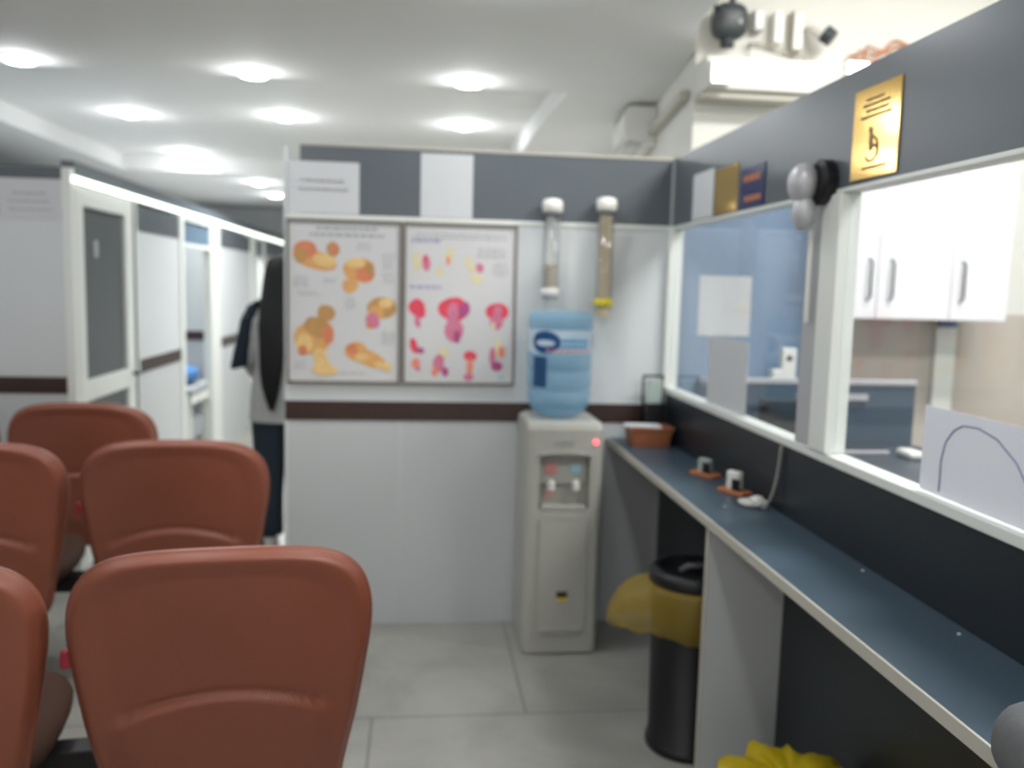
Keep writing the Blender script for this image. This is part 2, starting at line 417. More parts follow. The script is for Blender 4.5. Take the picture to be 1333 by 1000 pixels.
# number on the door
fc = bpy.data.curves.new('door_number', 'FONT'); fc.body = '8'; fc.size = .13; fc.extrude = .001; fc.align_x = 'CENTER'
fo = bpy.data.objects.new('door_number', fc); col.objects.link(fo)
fo.matrix_world = Matrix.Translation((CX - .013, 4.97, 1.63)) @ Matrix(((0, 0, 1), (1, 0, 0), (0, 1, 0))).to_4x4()
dg = bpy.context.evaluated_depsgraph_get(); dg.update()
me = bpy.data.meshes.new_from_object(fo.evaluated_get(dg)); mw = fo.matrix_world.copy()
bpy.data.objects.remove(fo)
me.transform(mw); me.materials.clear(); me.materials.append(M['paper'])
fo = bpy.data.objects.new('door_number', me); col.objects.link(fo); fo.parent = d1
# open doorways with blue transoms
for k, (a, b) in enumerate(((6.68, 7.52), (9.58, 10.03))):
    t = struct('door_%d' % (k + 2), bx(CX - .05, CX + .010, a, b, 1.955, 1.985, .003), 'frame')
    link('transom_rail', bx(CX - .05, CX + .008, a, b, 1.765, 1.79), 'frame', t)
    link('transom_panel', bx(CX - .03, CX - .01, a, b, 1.79, 1.955), 'transom', t)
# treatment bed in the cubicle with pillow
t = empty('examination_bed', (-2.25, 7.3, 0), 'grey treatment bed standing inside the open cubicle doorway', 'bed')
link('mattress', bx(-.5, .5, -.30, .30, .60, .67, .02), 'greyfabric', t)
link('bed_frame', bx(-.5, .5, -.29, .29, .54, .60), 'frame', t)
for sx in (-.46, .46):
    for sy in (-.25, .25): link('leg', bx(sx - .02, sx + .02, sy - .02, sy + .02, 0, .54), 'frame', t)
link('lower_shelf', bx(-.46, .46, -.24, .24, .24, .40), 'greyfabric', t)
bm = bmesh.new(); bmesh.ops.create_uvsphere(bm, u_segments=24, v_segments=12, radius=1)
for v in bm.verts:
    c = v.co; v.co = Vector((math.copysign(abs(c.x) ** .6, c.x) * .19, math.copysign(abs(c.y) ** .6, c.y) * .22, math.copysign(abs(c.z) ** .8, c.z) * .075))
tag(link('pillow', bm, 'bluefabric', loc=(-1.97, 7.30, .745), smooth=True), 'bright blue pillow lying on the grey bed in the open cubicle', 'pillow')

# ================================================================ PAPER SHEETS ON THE WALLS
def text_lines(t, x0, x1, z1, n, dz, y, h=.006, mt='ink', jit=.3):
    bm = bmesh.new()
    for k in range(n):
        m_ = (x1 - x0) * jit * random.random() * .5
        x = x0 + m_
        while x < x1 - m_ - .01:
            wd = random.uniform(.012, .035); e = min(x + wd, x1 - m_)
            box(bm, x, e, y - .0006, y, z1 - k * dz - h, z1 - k * dz); x = e + .007
    return link('printed_text', bm, mt, t)
def sheet_back(x0, x1, z0, z1, label, y=BW, name='paper_sheet', group=None, lines=(2, .035)):
    t = empty(name, ((x0 + x1) / 2, y, z0), label, 'paper sheet', group)
    cx = (x0 + x1) / 2
    bm = bmesh.new(); n = 8; rings = []
    for j in range(n + 1):
        f = j / n; z = (z1 - z0) * f
        rings.append([((x0 - cx) + (x1 - x0) * i / 8, -.0015 - .004 * (1 - f) ** 2 * abs(math.sin(i)), z) for i in range(9)])
    front = rings; back = [[(p[0], -.0005, p[2]) for p in r] for r in rings]
    fv = [[bm.verts.new(p) for p in r] for r in front]; bv = [[bm.verts.new(p) for p in r] for r in back]
    for j in range(n):
        for i in range(8):
            bm.faces.new((fv[j][i], fv[j][i + 1], fv[j + 1][i + 1], fv[j + 1][i]))
            bm.faces.new((bv[j][i], bv[j + 1][i], bv[j + 1][i + 1], bv[j][i + 1]))
    link('sheet', bm, 'paper', t, smooth=True)
    if lines: text_lines(t, x0 - cx + .04, x1 - cx - .04, (z1 - z0) * .66, lines[0], lines[1], -.0062, h=.007)
    return t
sheet_back(-.548, -.252, 1.818, 2.035, 'wide white sheet with faint print at the left end of the back partition')
sheet_back(.008, .232, 1.818, 2.088, 'narrow white sheet on the slate band, between the wide sheet and the cup tubes', lines=None)
sheet_back(-2.06, -1.755, 1.80, 2.0, 'white sheet on the far left partition beside the numbered door', y=LY, lines=(3, .04))
# right wall sheet + signs (facing -X)
def plate_right(name, y0, y1, z0, z1, m, label, cat, th=.004, bev=.001):
    t = empty(name, (RW, (y0 + y1) / 2, z0), label, cat)
    h = (y1 - y0) / 2
    link('plate', bx(-th, -.0004, -h, h, 0, z1 - z0, bev), m, t)
    return t
plate_right('paper_sheet', 3.27, 3.52, 1.818, 2.0, 'paper', 'small white sheet on the slate band nearest the corner, left of the gold sign', 'paper sheet', .0015, 0)
gs = plate_right('gold_sign', 3.015, 3.25, 1.818, 1.985, 'gold', 'smaller plain gold plate between the white sheet and the navy sign', 'sign')
ns = plate_right('navy_sign', 2.77, 2.985, 1.818, 1.955, mat('navy_sign_blue', (.012, .02, .10), .35), 'small navy blue sign with two orange lines of lettering', 'sign')
bm = bmesh.new()
bm.free()
for (z, h, a, b) in ((.098, .022, -.07, .075), (.030, .018, -.085, .06)):
    y = a; bm = bmesh.new()
    while y < b:
        wd = random.uniform(.012, .022); box(bm, -.0052, -.0041, y, min(b, y + wd), z - h / 2, z + h / 2); y += wd + .005
    link('lettering', bm, 'orange', ns)
GS = plate_right('gold_sign', 1.975, 2.185, 1.822, 2.045, 'gold', 'large gold notice plate with dark engraved figure, high above the second window', 'sign')
bm = bmesh.new()
for k, (z, a, b) in enumerate(((.192, -.03, .05), (.178, -.06, .06), (.164, -.055, .045), (.150, -.07, .07), (.025, -.06, .05))):
    y = a
    while y < b:
        wd = random.uniform(.006, .014); box(bm, -.0052, -.0041, y, min(b, y + wd), z - .0035, z + .0035); y += wd + .004
link('lettering', bm, 'golddark', GS)
GS.rotation_euler.z = R(1.4); GS.location.x -= .003
bm = bmesh.new()    # engraved seated figure
def disc_x(bm, x, y, z, r, n=20, mi=0, th=.0012):
    loft(bm, [[(x - th, y + r * math.cos(2 * PI * i / n), z + r * math.sin(2 * PI * i / n)) for i in range(n)], [(x, y + r * math.cos(2 * PI * i / n), z + r * math.sin(2 * PI * i / n)) for i in range(n)]], mi=mi)
disc_x(bm, -.0041, .018, .116, .009)
box(bm, -.0053, -.0041, .006, .022, .066, .106); box(bm, -.0053, -.0041, -.018, .012, .072, .080); box(bm, -.0053, -.0041, -.022, -.012, .050, .076)
n = 20
loft(bm, [[(-.0053 + dx, .012 + r * math.cos(PI * .6 + i / n * PI * 1.3), .07 + r * math.sin(PI * .6 + i / n * PI * 1.3)) for i in range(n)] for dx, r in ((0, .027), (0, .033), (.0012, .033), (.0012, .027))], closed=False, cap=False)
link('pictogram', bm, 'golddark', GS)

# round silver fixture above the post
t = empty('wall_fixture', (RW - .012, 2.33, 1.71), 'silver two-lobed round fixture with a black back, mounted at the top of the window post', 'wall fixture')
bm = bmesh.new(); bmesh.ops.create_uvsphere(bm, u_segments=24, v_segments=16, radius=.052, matrix=Matrix.Translation((-.05, .02, .125)) @ Matrix.Diagonal((.75, 1, 1.1, 1)))
bmesh.ops.create_uvsphere(bm, u_segments=24, v_segments=16, radius=.040, matrix=Matrix.Translation((-.045, .015, .045)) @ Matrix.Diagonal((.8, 1, 1.25, 1)))
link('silver_body', bm, 'silver', t, smooth=True)
bm = bmesh.new(); n = 28
loft(bm, [[(x, -.01 + r * math.cos(2 * PI * i / n), .125 + r * math.sin(2 * PI * i / n)) for i in range(n)] for x, r in ((-.028, .05), (-.02, .062), (.008, .062), (.01, .05))])
link('back_plate', bm, 'black', t, smooth=False)
bm = bmesh.new(); box(bm, -.012, -.002, .028, .046, -.26, -.002, .003)
bm2 = link('reflection_strip', bm, 'whiteplastic', t)  # white strip modelled in place of a reflection in the glass

# ================================================================ FRAMED POSTERS
def mixcol(name, c): 
    if name not in M: M[name] = mat(name, c, .6, noise_amt=.22, noise_scale=45)
    return name
mixcol('flesh_a', (.62, .33, .12)); mixcol('flesh_b', (.60, .20, .10)); mixcol('flesh_c', (.45, .25, .09)); mixcol('flesh_d', (.70, .48, .20))
mixcol('mus_a', (.66, .06, .10)); mixcol('mus_b', (.56, .17, .27)); mixcol('mus_c', (.38, .07, .20)); mixcol('pale_y', (.62, .56, .36)); mixcol('mus_d', (.70, .24, .16)); mixcol('green_logo', (.30, .50, .48))
def blob(bm, cx, cz, rx, rz, a, mi, layer, y0, n=28, amp=.12, seed=0):
    ring = []
    for i in range(n):
        t = 2 * PI * i / n
        k = 1 + amp * noise.noise(Vector((math.cos(t) * 1.3 + seed, math.sin(t) * 1.3, seed * .7)))
        x = rx * k * math.cos(t); z = rz * k * math.sin(t)
        ring.append((cx + x * math.cos(a) - z * math.sin(a), cz + x * math.sin(a) + z * math.cos(a)))
    y = y0 - .0004 * (layer + 1)
    loft(bm, [[(x, y0, z) for x, z in ring], [(x, y, z) for x, z in ring]], mi=mi)
def poster(x0, x1, z0, z1, label, arts, texts):
    t = empty('framed_poster', ((x0 + x1) / 2, BW - .001, z0), label, 'poster', 'framed anatomy posters on the back partition')
    W, H = x1 - x0, z1 - z0; f = .011
    bm = bmesh.new()
    for a in ((-W / 2, -W / 2 + f, 0, H), (W / 2 - f, W / 2, 0, H), (-W / 2 + f, W / 2 - f, 0, f), (-W / 2 + f, W / 2 - f, H - f, H)):
        box(bm, a[0], a[1], -.02, 0, a[2], a[3], .002)
    link('frame', bm, 'woodframe', t)
    link('print', bx(-W / 2 + f, W / 2 - f, -.010, -.002, f, H - f), 'paper2', t)
    P = lambda u, v: (-W / 2 + u * W, H * (1 - v))
    for k, (mats, bl) in enumerate(arts):
        bm = bmesh.new()
        for L, (u, v, ru, rv, a, mi) in enumerate(bl):
            cx, cz = P(u, v); blob(bm, cx, cz, ru * W, rv * H, a, mi, L, -.010, seed=k * 3.1 + L)
        link('illustration', bm, mats, t)
    for (u0, u1, v, n_, dv, h, mt) in texts:
        text_lines(t, P(u0, 0)[0], P(u1, 0)[0], P(0, v)[1], n_, dv, -.0105, h=h, mt=mt)
    return t
FA = ['flesh_a', 'flesh_b', 'flesh_c', 'flesh_d', 'mus_b']
poster(-.556, -.068, 1.094, 1.796, 'framed medical chart with orange head and skull drawings, left of the two posters',
  [(FA, [(.25, .25, .20, .055, -.25, 0), (.16, .19, .10, .055, 0, 1), (.12, .22, .05, .05, 0, 2), (.33, .25, .10, .04, -.2, 3), (.40, .18, .055, .045, .3, 2), (.41, .18, .03, .03, 0, 1)]),
   (FA, [(.62, .30, .13, .075, .2, 0), (.68, .32, .08, .06, 0, 1), (.55, .40, .07, .045, .3, 0), (.60, .26, .08, .03, 0, 3), (.72, .29, .04, .04, 0, 2)]),
   (FA, [(.83, .53, .13, .065, .1, 2), (.78, .56, .07, .045, 0, 0), (.75, .61, .06, .05, .4, 4), (.86, .50, .06, .03, 0, 3), (.72, .64, .03, .02, 0, 1)]),
   (FA, [(.22, .72, .155, .105, 0, 0), (.27, .66, .13, .06, -.3, 2), (.15, .76, .07, .06, 0, 3), (.34, .57, .08, .05, 0, 2), (.36, .70, .05, .06, 0, 1), (.30, .86, .06, .08, .3, 3), (.33, .92, .12, .035, 0, 3), (.14, .80, .04, .03, 0, 1)]),
   (FA, [(.70, .84, .17, .05, -.35, 0), (.60, .80, .10, .06, 0, 0), (.57, .79, .05, .035, 0, 1), (.65, .84, .06, .025, 0, 3), (.85, .89, .08, .025, -.3, 3)])],
  [(.22, .82, .045, 1, .02, .013, 'ink'), (.17, .87, .085, 1, .02, .013, 'ink'), (.6, .74, .14, 3, .012, .004, 'ink'), (.82, .95, .2, 6, .012, .004, 'ink'), (.82, .95, .32, 4, .012, .004, 'ink'), (.05, .2, .35, 4, .012, .004, 'ink'), (.3, .45, .36, 2, .012, .004, 'ink'),
   (.08, .3, .44, 2, .012, .004, 'ink'), (.5, .62, .48, 4, .012, .004, 'ink'), (.82, .95, .68, 5, .012, .004, 'ink'), (.06, .17, .87, 3, .012, .004, 'ink'), (.46, .72, .935, 1, .012, .004, 'ink')])
FM = ['mus_a', 'mus_b', 'mus_c', 'mus_d', 'pale_y', 'green_logo']
poster(-.062, .432, 1.094, 1.796, 'framed medical chart with red and pink muscle drawings, right of the two posters',
  [(FM, [(.12, .24, .04, .06, .1, 4), (.20, .25, .035, .05, .1, 1), (.19, .22, .015, .025, 0, 0)]),
   (FM, [(.40, .20, .035, .055, -.2, 4), (.39, .23, .018, .03, 0, 3)]), (FM, [(.32, .30, .035, .03, 0, 4)]),
   (FM, [(.58, .25, .035, .06, .4, 4), (.67, .27, .035, .03, .2, 1), (.64, .34, .055, .03, 0, 4)]),
   (FM, [(.12, .52, .075, .05, -.7, 0), (.15, .55, .05, .04, 0, 0), (.13, .61, .025, .04, .2, 1)]),
   (FM, [(.45, .53, .135, .075, 0, 0), (.36, .53, .05, .05, .3, 0), (.54, .53, .05, .05, -.3, 2), (.45, .66, .085, .07, 0, 1), (.44, .55, .05, .07, 0, 1), (.48, .70, .03, .04, 0, 2)]),
   (FM, [(.83, .54, .105, .055, 0, 0), (.83, .60, .06, .055, 0, 1), (.84, .53, .04, .03, 0, 1), (.80, .63, .02, .03, 0, 4)]),
   (FM, [(.10, .76, .035, .05, .3, 0), (.16, .79, .035, .02, 0, 2), (.12, .87, .04, .035, -.4, 3), (.14, .90, .02, .02, 0, 1)]),
   (FM, [(.36, .80, .05, .035, .3, 4), (.32, .87, .05, .06, -.2, 1), (.29, .92, .03, .03, 0, 3), (.38, .92, .03, .03, 0, 2)]),
   (FM, [(.60, .82, .06, .035, 0, 0), (.60, .89, .03, .06, 0, 3), (.59, .95, .045, .025, 0, 1)]),
   (FM, [(.85, .76, .03, .06, .1, 4), (.80, .82, .03, .06, 0, 1), (.88, .79, .03, .04, 0, 3), (.84, .88, .05, .03, 0, 2)]),
   (FM, [(.88, .95, .03, .012, 0, 5)])],
  [(.06, .94, .065, 2, .016, .006, 'ink'), (.05, .34, .10, 1, .02, .016, 'inkp'), (.05, .34, .385, 1, .02, .014, 'inkp'), (.62, .93, .15, 4, .012, .004, 'ink'), (.78, .93, .24, 5, .012, .004, 'ink')])

# ================================================================ CUP TUBES
def cup_tube(x, z0, z1, cupm, cup0, cup1, label, collar):
    y = BW - .052
    t = empty('cup_dispenser', (x, y, z0), label, 'cup dispenser', 'wall cup dispensers above the water bottle')
    link('mount', bx(-.018, .018, .030, .0515, .05, z1 - z0 - .06, .003), 'whiteplastic', t)
    bm = bmesh.new(); lathe(bm, [(.034, .0), (.036, .01), (.036, z1 - z0 - .03), (.0345, z1 - z0 - .03), (.0345, .01), (.0325, 0)], cap=False)
    link('tube', bm, 'clear', t, smooth=True)
    bm = bmesh.new(); pr = []
    z = cup0
    while z < cup1: pr += [(.024, z), (.029, z + .018)]; z += .019
    lathe(bm, pr); link('cup_stack', bm, cupm, t, smooth=False)
    h = z1 - z0
    bm = bmesh.new(); lathe(bm, [(.036, h - .055), (.044, h - .05), (.046, h - .02), (.040, h), (.02, h + .006)])
    link('cap', bm, 'whiteplastic', t, smooth=True)
    bm = bmesh.new(); lathe(bm, [(.037, .015), (.040, .018), (.040, .045), (.037, .048)], cap=False)
    if collar: link('collar', bm, 'yellowcollar', t, smooth=True)
    else: link('collar', bm, 'whiteplastic', t, smooth=True)
    return t
cup_tube(.575, 1.48, 1.905, 'cupbeige', .015, .13, 'clear cup tube with few beige cups, left of the two above the bottle', False)
cup_tube(.812, 1.44, 1.92, 'cupyellow', -.03, .40, 'cup tube full of yellowish cups with a yellow collar, right of the two', True)

# ================================================================ WATER DISPENSER
T = empty('water_dispenser', (.612, 3.62, 0), 'tall ivory floor water dispenser with red light standing against the back partition', 'water dispenser')
def rrect(hx, y0, y1, r, z, n=6, bulge=0):
    out = []
    for cx, cy, a0 in ((hx - r, y1 - r, 0), (-hx + r, y1 - r, 90), (-hx + r, y0 + r, 180), (hx - r, y0 + r, 270)):
        for k in range(n + 1):
            a = R(a0 + 90 * k / n); out.append((cx + r * math.cos(a), cy + r * math.sin(a), z))
    # front bulge
    return [(x, y - (bulge * (1 - (x / hx) ** 2) if y < 0 else 0), z) for x, y, z in out]
bm = bmesh.new()
prof = [(.155, 0, .03), (.160, .008, .0), (.161, .06, 0), (.161, .80, 0), (.163, .90, 0), (.163, .955, 0), (.157, .975, .008), (.140, .985, .03)]
loft(bm, [rrect(hx, -.165 + iy, .185 - iy * .4, .03, z, bulge=.008) for hx, z, iy in prof])
body = link('body', bm, 'disp', T, smooth=False)
# carve the tap niche
cb = bx(-.105, .105, -.30, -.095, .615, .845, .018, 3)
cut = link('cutter', cb, 'disp2', T)
md = body.modifiers.new('b', 'BOOLEAN'); md.object = cut; md.operation = 'DIFFERENCE'; md.solver = 'EXACT'
dg = bpy.context.evaluated_depsgraph_get(); dg.update()
nm = bpy.data.meshes.new_from_object(body.evaluated_get(dg)); body.modifiers.clear(); body.data = nm; nm.name = 'body'
bpy.data.objects.remove(cut)
# niche liner, taps, buttons
link('tap_panel', bx(-.100, .100, -.120, -.0955, .72, .835, .004), 'disp', T)
for x, m_ in ((-.052, 'hot'), (.052, 'cold')):
    bm = bmesh.new(); lathe(bm, [(.017, .0), (.017, .030), (.012, .035)], x, -.140, 16)
    for v in bm.verts: v.co.z += .700
    box(bm, x - .010, x + .010, -.146, -.12, .722, .738)
    tp = link('tap', bm, 'whiteplastic', T, smooth=False)
    M[m_] = mat('button_' + m_, (.62, .26, .24) if m_ == 'hot' else (.33, .50, .56), .4)
    link('button', bx(x - .024, x + .024, -.127, -.1205, .762, .806, .003), m_, T)
M['pinkl'] = mat('pink_label', (.62, .36, .32), .5)
link('warning_label', bx(-.078, -.030, -.0965, -.0952, .655, .69), 'pinkl', T)
link('drip_tray', bx(-.095, .095, -.165, -.096, .618, .636, .003), 'disp', T)
bm = bmesh.new(); n = 16     # arched brow over the niche
pts = [(-.112 + .224 * i / n, -.172 - .008 * (1 - ((i - 8) / 8) ** 2), .848 + .014 * (1 - ((i - 8) / 8) ** 2)) for i in range(n + 1)]
tube(bm, pts, .0045); link('niche_brow', bm, 'disp2', T, smooth=True)
# lower door: raised panel with side grooves
bm = bmesh.new()
loft(bm, [[(x, -.1655 - .010 * (1 - (x / .161) ** 2) - d, z) for x, z in ((-.10, .10), (.0, .085), (.10, .10), (.10, .585), (0, .59), (-.10, .585))] for d in (0, .004)])
link('lower_door', bm, 'disp', T)
link('foot_vent', bx(-.085, .085, -.182, -.170, .095, .118, .003), 'disp2', T)
bm = bmesh.new(); box(bm, -.022, .022, -.1835, -.178, .252, .276, .001)
link('badge', bm, 'brown', T)
bm = bmesh.new(); box(bm, -.018, .024, -.1832, -.178, .238, .249); link('badge', bm, 'yellowcollar', T)
bm = bmesh.new()
for k in range(7): box(bm, -.040 + k * .011, -.032 + k * .011, -.1745, -.172, .898, .912)
link('logo_lettering', bm, 'ink', T)
bm = bmesh.new(); bmesh.ops.create_uvsphere(bm, u_segments=16, v_segments=8, radius=.010, matrix=Matrix.Translation((.125, -.168, .905)))
link('indicator_light', bm, 'redled', T, smooth=True)
# ---- bottle
B = empty('water_bottle', (.605, 3.635, .985), 'large blue plastic water bottle upside down on top of the dispenser', 'bottle')
prof = [(.05, .0005), (.085, .012), (.113, .03), (.128, .055), (.134, .085), (.135, .105), (.130, .115), (.130, .122), (.135, .132), (.135, .19), (.131, .196), (.131, .204), (.135, .211),
        (.135, .27), (.132, .275), (.132, .375), (.135, .382), (.136, .415), (.130, .437), (.115, .447), (.06, .449)]
bm = bmesh.new(); lathe(bm, prof, n=48); link('bottle_shell', bm, 'bottle', B, smooth=True)
M['lab_w'] = mat('label_white', (.52, .66, .78), .4, noise_amt=.05); M['lab_b'] = mat('label_dark_blue', (.01, .07, .22), .4); M['lab_c'] = mat('label_cyan', (.02, .30, .60), .4)
M['lab_r'] = mat('label_pink', (.65, .25, .28), .4)
def wrap(bm, a0, a1, z0, z1, r, mi=0, n=40, fn=None):
    rv = []
    for i in range(n + 1):
        a = R(a0 + (a1 - a0) * i / n); zz0, zz1 = (z0, z1) if fn is None else fn(i / n)
        rv.append([bm.verts.new((r * math.cos(a), r * math.sin(a), z)) for z in (zz0, zz1)] + [bm.verts.new(((r - .0008) * math.cos(a), (r - .0008) * math.sin(a), z)) for z in (zz1, zz0)])
    for p, q in zip(rv[:-1], rv[1:]):
        for k in range(4): f = bm.faces.new((p[k], q[k], q[(k + 1) % 4], p[(k + 1) % 4])); f.material_index = mi
    for e in (rv[0], rv[-1]): f = bm.faces.new(e); f.material_index = mi
bm = bmesh.new()
wrap(bm, 150, 390, .276, .372, .1338, 0)
oval = lambda c, h: (lambda s: (c - h * math.sqrt(max(.002, 1 - (2 * s - 1) ** 2)), c + h * math.sqrt(max(.002, 1 - (2 * s - 1) ** 2))))
wrap(bm, 204, 262, 0, 0, .1352, 1, 20, oval(.322, .046)); wrap(bm, 214, 252, 0, 0, .1362, 0, 20, oval(.318, .013))
wrap(bm, 256, 318, .300, .334, .1346, 2); wrap(bm, 262, 312, .338, .356, .1346, 0); wrap(bm, 336, 388, 0, 0, .1352, 1, 20, oval(.322, .040))
for a in range(235, 320, 12): wrap(bm, a, a + 8, .282, .293, .1352, 3, 4)
for a in range(262, 312, 9): wrap(bm, a, a + 6, .309, .325, .1356, 0, 4)
link('bottle_label', bm, ['lab_w', 'lab_b', 'lab_c', 'lab_r', 'disp'], B, smooth=False)
bm = bmesh.new(); wrap(bm, 208, 238, .135, .262, .1372, 0); link('handle_recess', bm, 'bottle_dark', B)

# ================================================================ COUNTER
K = empty('counter', (1.0, 2.0, 0), 'long narrow dark blue counter with beige edge running along the right partition', 'counter')
K_ = lambda x0, x1, y0, y1, z0, z1, b=0: bx(x0 - 1, x1 - 1, y0 - 2, y1 - 2, z0, z1, b)
link('worktop', K_(.868, RW - .002, RE, BW - .001, .838, .862), 'counter', K)
link('edge_strip', K_(.862, .868, RE, BW - .001, .835, .863, .001), 'edge', K)
for y in (2.44, .95):
    pn = link('side_panel', K_(.876, RW - .001, y, y + .02, 0, .838), 'panel_low', K)
    link('panel_edge', K_(.872, .876, y - .001, y + .021, 0, .838), 'edge', pn)
link('wall_cleat', K_(RW - .02, RW - .001, RE, 2.42, .80, .838), 'navy', K)
for y, z in ((2.57, .8625), ):
    pass
for x, y in ((.965, 2.57), (1.09, 1.95), (1.085, 1.56)):
    bm = bmesh.new(); lathe(bm, [(.004, .862), (.004, .8645), (.002, .866)], x - 1, y - 2, 10); link('screw', bm, 'silver', K)

# ---- things on the counter
def ctr(x, y): return (x, y, .8625)
t = empty('tray_basket', ctr(1.00, 3.62), 'terracotta rectangular basket with papers at the far end of the counter', 'basket')
bm = bmesh.new()
loft(bm, [rrect(hx, -hy, hy, .012, z) for hx, hy, z in ((.080, .055, 0), (.094, .068, .075), (.099, .073, .078), (.099, .073, .084), (.089, .063, .084), (.076, .051, .005))], cap=True)
link('basket_shell', bm, 'terra', t)
for k in range(2):
    bm = bx(-.105 + .01 * k, .05, -.05, .045, 0, .002)
    o = link('paper_slip', bm, 'paper', loc=(1.0, 3.62, .9468 + k * .0025)); o.rotation_euler = (0, 0, R(8 * k - 10))
    tag(o, ['white slip of paper lying in the terracotta basket, lower one', 'white slip of paper lying in the terracotta basket, upper one'][k], 'paper', 'paper slips in the basket')
# black wire stand in the corner
t = empty('brochure_stand', ctr(1.055, 3.745), 'black metal brochure stand in the corner behind the terracotta basket', 'stand')
bm = bmesh.new()
for x in (-.045, .045): tube(bm, [(x, .03, .004), (x, .03, .27), (x, .02, .29)], .005)
tube(bm, [(-.045, .02, .287), (.045, .02, .287)], .005); tube(bm, [(-.045, .03, .16), (.045, .03, .16)], .004); tube(bm, [(-.045, .03, .20), (-.045, -.03, .10), (-.045, -.03, .004)], .004); tube(bm, [(.045, .03, .20), (.045, -.03, .10), (.045, -.03, .004)], .004)
box(bm, -.05, .05, -.035, .035, 0, .006)
link('wire_frame', bm, 'blackmetal', t, smooth=True)
link('backing', bx(-.044, .044, -.032, -.028, .02, .17), 'black', t)
M['leafgrey'] = mat('leaflet_pale_green', (.36, .43, .40), .6, noise_amt=.2, noise_scale=40)
o = tag(link('leaflet', bx(-.035, .035, -.010, 0, .0, .135, .002), 'leafgrey', loc=(1.055, 3.755, 1.0)), 'pale green leaflet held in the black brochure stand', 'leaflet')
link('support_ledge', bx(-.044, .044, -.016, .026, .128, .134), 'blackmetal', t)

def stamp(x, y, m_, label, hole=True, h=.05):
    t = empty('card_holder', ctr(x, y), label, 'holder', 'small holders on orange wooden bases')
    link('wooden_base', bx(-.055, .055, -.028, .028, 0, .012, .003), 'orange', t)
    link('holder_block', bx(-.028, .022, -.014, .014, .012, .012 + h, .005), m_, t)
    link('dark_clip', bx(.0, .036, -.020, -.0145, .014, .052, .003), 'black', t)
    t.rotation_euler = (0, 0, R(-62)); return t
stamp(1.055, 3.02, 'greenish', 'small orange wooden base with a pale green holder, farther from the camera')
stamp(1.065, 2.75, 'whiteplastic', 'small orange wooden base with a white holder, beside the hanging cord', h=.062)
t = empty('soap_dish', ctr(1.06, 2.58), 'small white oval dish on the counter below the hanging cord', 'dish')
bm = bmesh.new(); lathe(bm, [(.035, 0), (.045, .01), (.047, .016), (.042, .016), (.03, .006)], sx=1.0, sy=.8); link('dish_shell', bm, 'whiteplastic', t, smooth=True)
bm = bmesh.new(); bmesh.ops.create_uvsphere(bm, u_segments=16, v_segments=10, radius=.02, matrix=Matrix.Translation((.012, -.004, .02)) @ Matrix.Diagonal((1.2, .8, .7, 1))); link('white_lump', bm, 'whiteplastic', t, smooth=True)
bm = bmesh.new(); tube(bm, [tuple(v) for v in catmull([(1.108, 2.50, 1.07), (1.106, 2.51, .99), (1.098, 2.52, .92), (1.085, 2.535, .872), (1.072, 2.54, .868)], 6)], .0045)
M['cord'] = mat('grey_cord', (.30, .31, .28), .5)
tag(link('cord', bm, 'cord', smooth=True), 'thin grey cord hanging from the window sill down to the counter', 'cord')
# grey bag corner at the near end
bm = bmesh.new(); bmesh.ops.create_uvsphere(bm, u_segments=32, v_segments=16, radius=1)
for v in bm.verts:
    c = v.co; v.co = Vector((math.copysign(abs(c.x) ** .7, c.x) * .11, math.copysign(abs(c.y) ** .7, c.y) * .11, math.copysign(abs(c.z) ** .8, c.z) * .065))
    v.co += Vector((0, 0, .006 * noise.noise(v.co * 20)))
o = tag(link('grey_bag', bm, 'greybag', loc=(.885, .975, .93), smooth=True), 'grey soft bag on the near counter end, at the lower right corner', 'bag')

# ================================================================ TRASH BINS
def bag_skirt(bm, R0, prof, n=72, seed=0, tail=None, flat=0):
    rings = []
    for k, (r, z) in enumerate(prof):
        ring = []
        for i in range(n):
            a = 2 * PI * i / n
            w_ = noise.noise(Vector((math.cos(a) * 3 + seed, math.sin(a) * 3, k * .35)))
            w2 = noise.noise(Vector((math.cos(a) * 9 + seed, math.sin(a) * 9, k * .5 + 4)))
            f = min(1, k / 3)
            w3 = noise.noise(Vector((math.cos(a) * 22 + seed, math.sin(a) * 22, k * .9)))
            rr = r * (1 + f * (.07 * w_ + .06 * w2 + .03 * w3)); zz = z + f * (.025 * w_ + .018 * w2)
            if tail:
                d = math.cos(a - tail[0]); 
                if d > 0: rr += tail[1] * d ** 6 * f * math.sin(min(1, k / (len(prof) - 1)) * PI * .55)
            if flat and zz < -1: pass
            ring.append((rr * math.cos(a), rr * math.sin(a), zz))
        rings.append(ring)
    loft(bm, rings, cap=False)
t = empty('trash_bin', (.93, 2.72, 0), 'tall black trash bin under the counter with a swing lid, behind the white side panel', 'trash bin')
bm = bmesh.new(); lathe(bm, [(.135, 0), (.140, .005), (.138, .03), (.130, .035), (.138, .50), (.142, .56), (.142, .575)], n=40); link('bin_body', bm, 'black', t, smooth=True)
bm = bmesh.new(); lathe(bm, [(.146, .572), (.150, .578), (.150, .600), (.142, .615), (.118, .622), (.112, .608), (.06, .602)], n=40); lid = link('lid', bm, 'black', t, smooth=True)
bm = bmesh.new(); tube(bm, [(-.05, 0, .606), (-.02, 0, .622), (.03, 0, .622), (.06, 0, .606)], .010); link('lid_handle', bm, 'greybag', lid, smooth=True)
bm = bmesh.new(); bag_skirt(bm, .15, [(.144, .572), (.155, .565), (.163, .55), (.168, .52), (.172, .48), (.170, .445), (.160, .42), (.150, .41)], seed=2, tail=(R(165), .13))
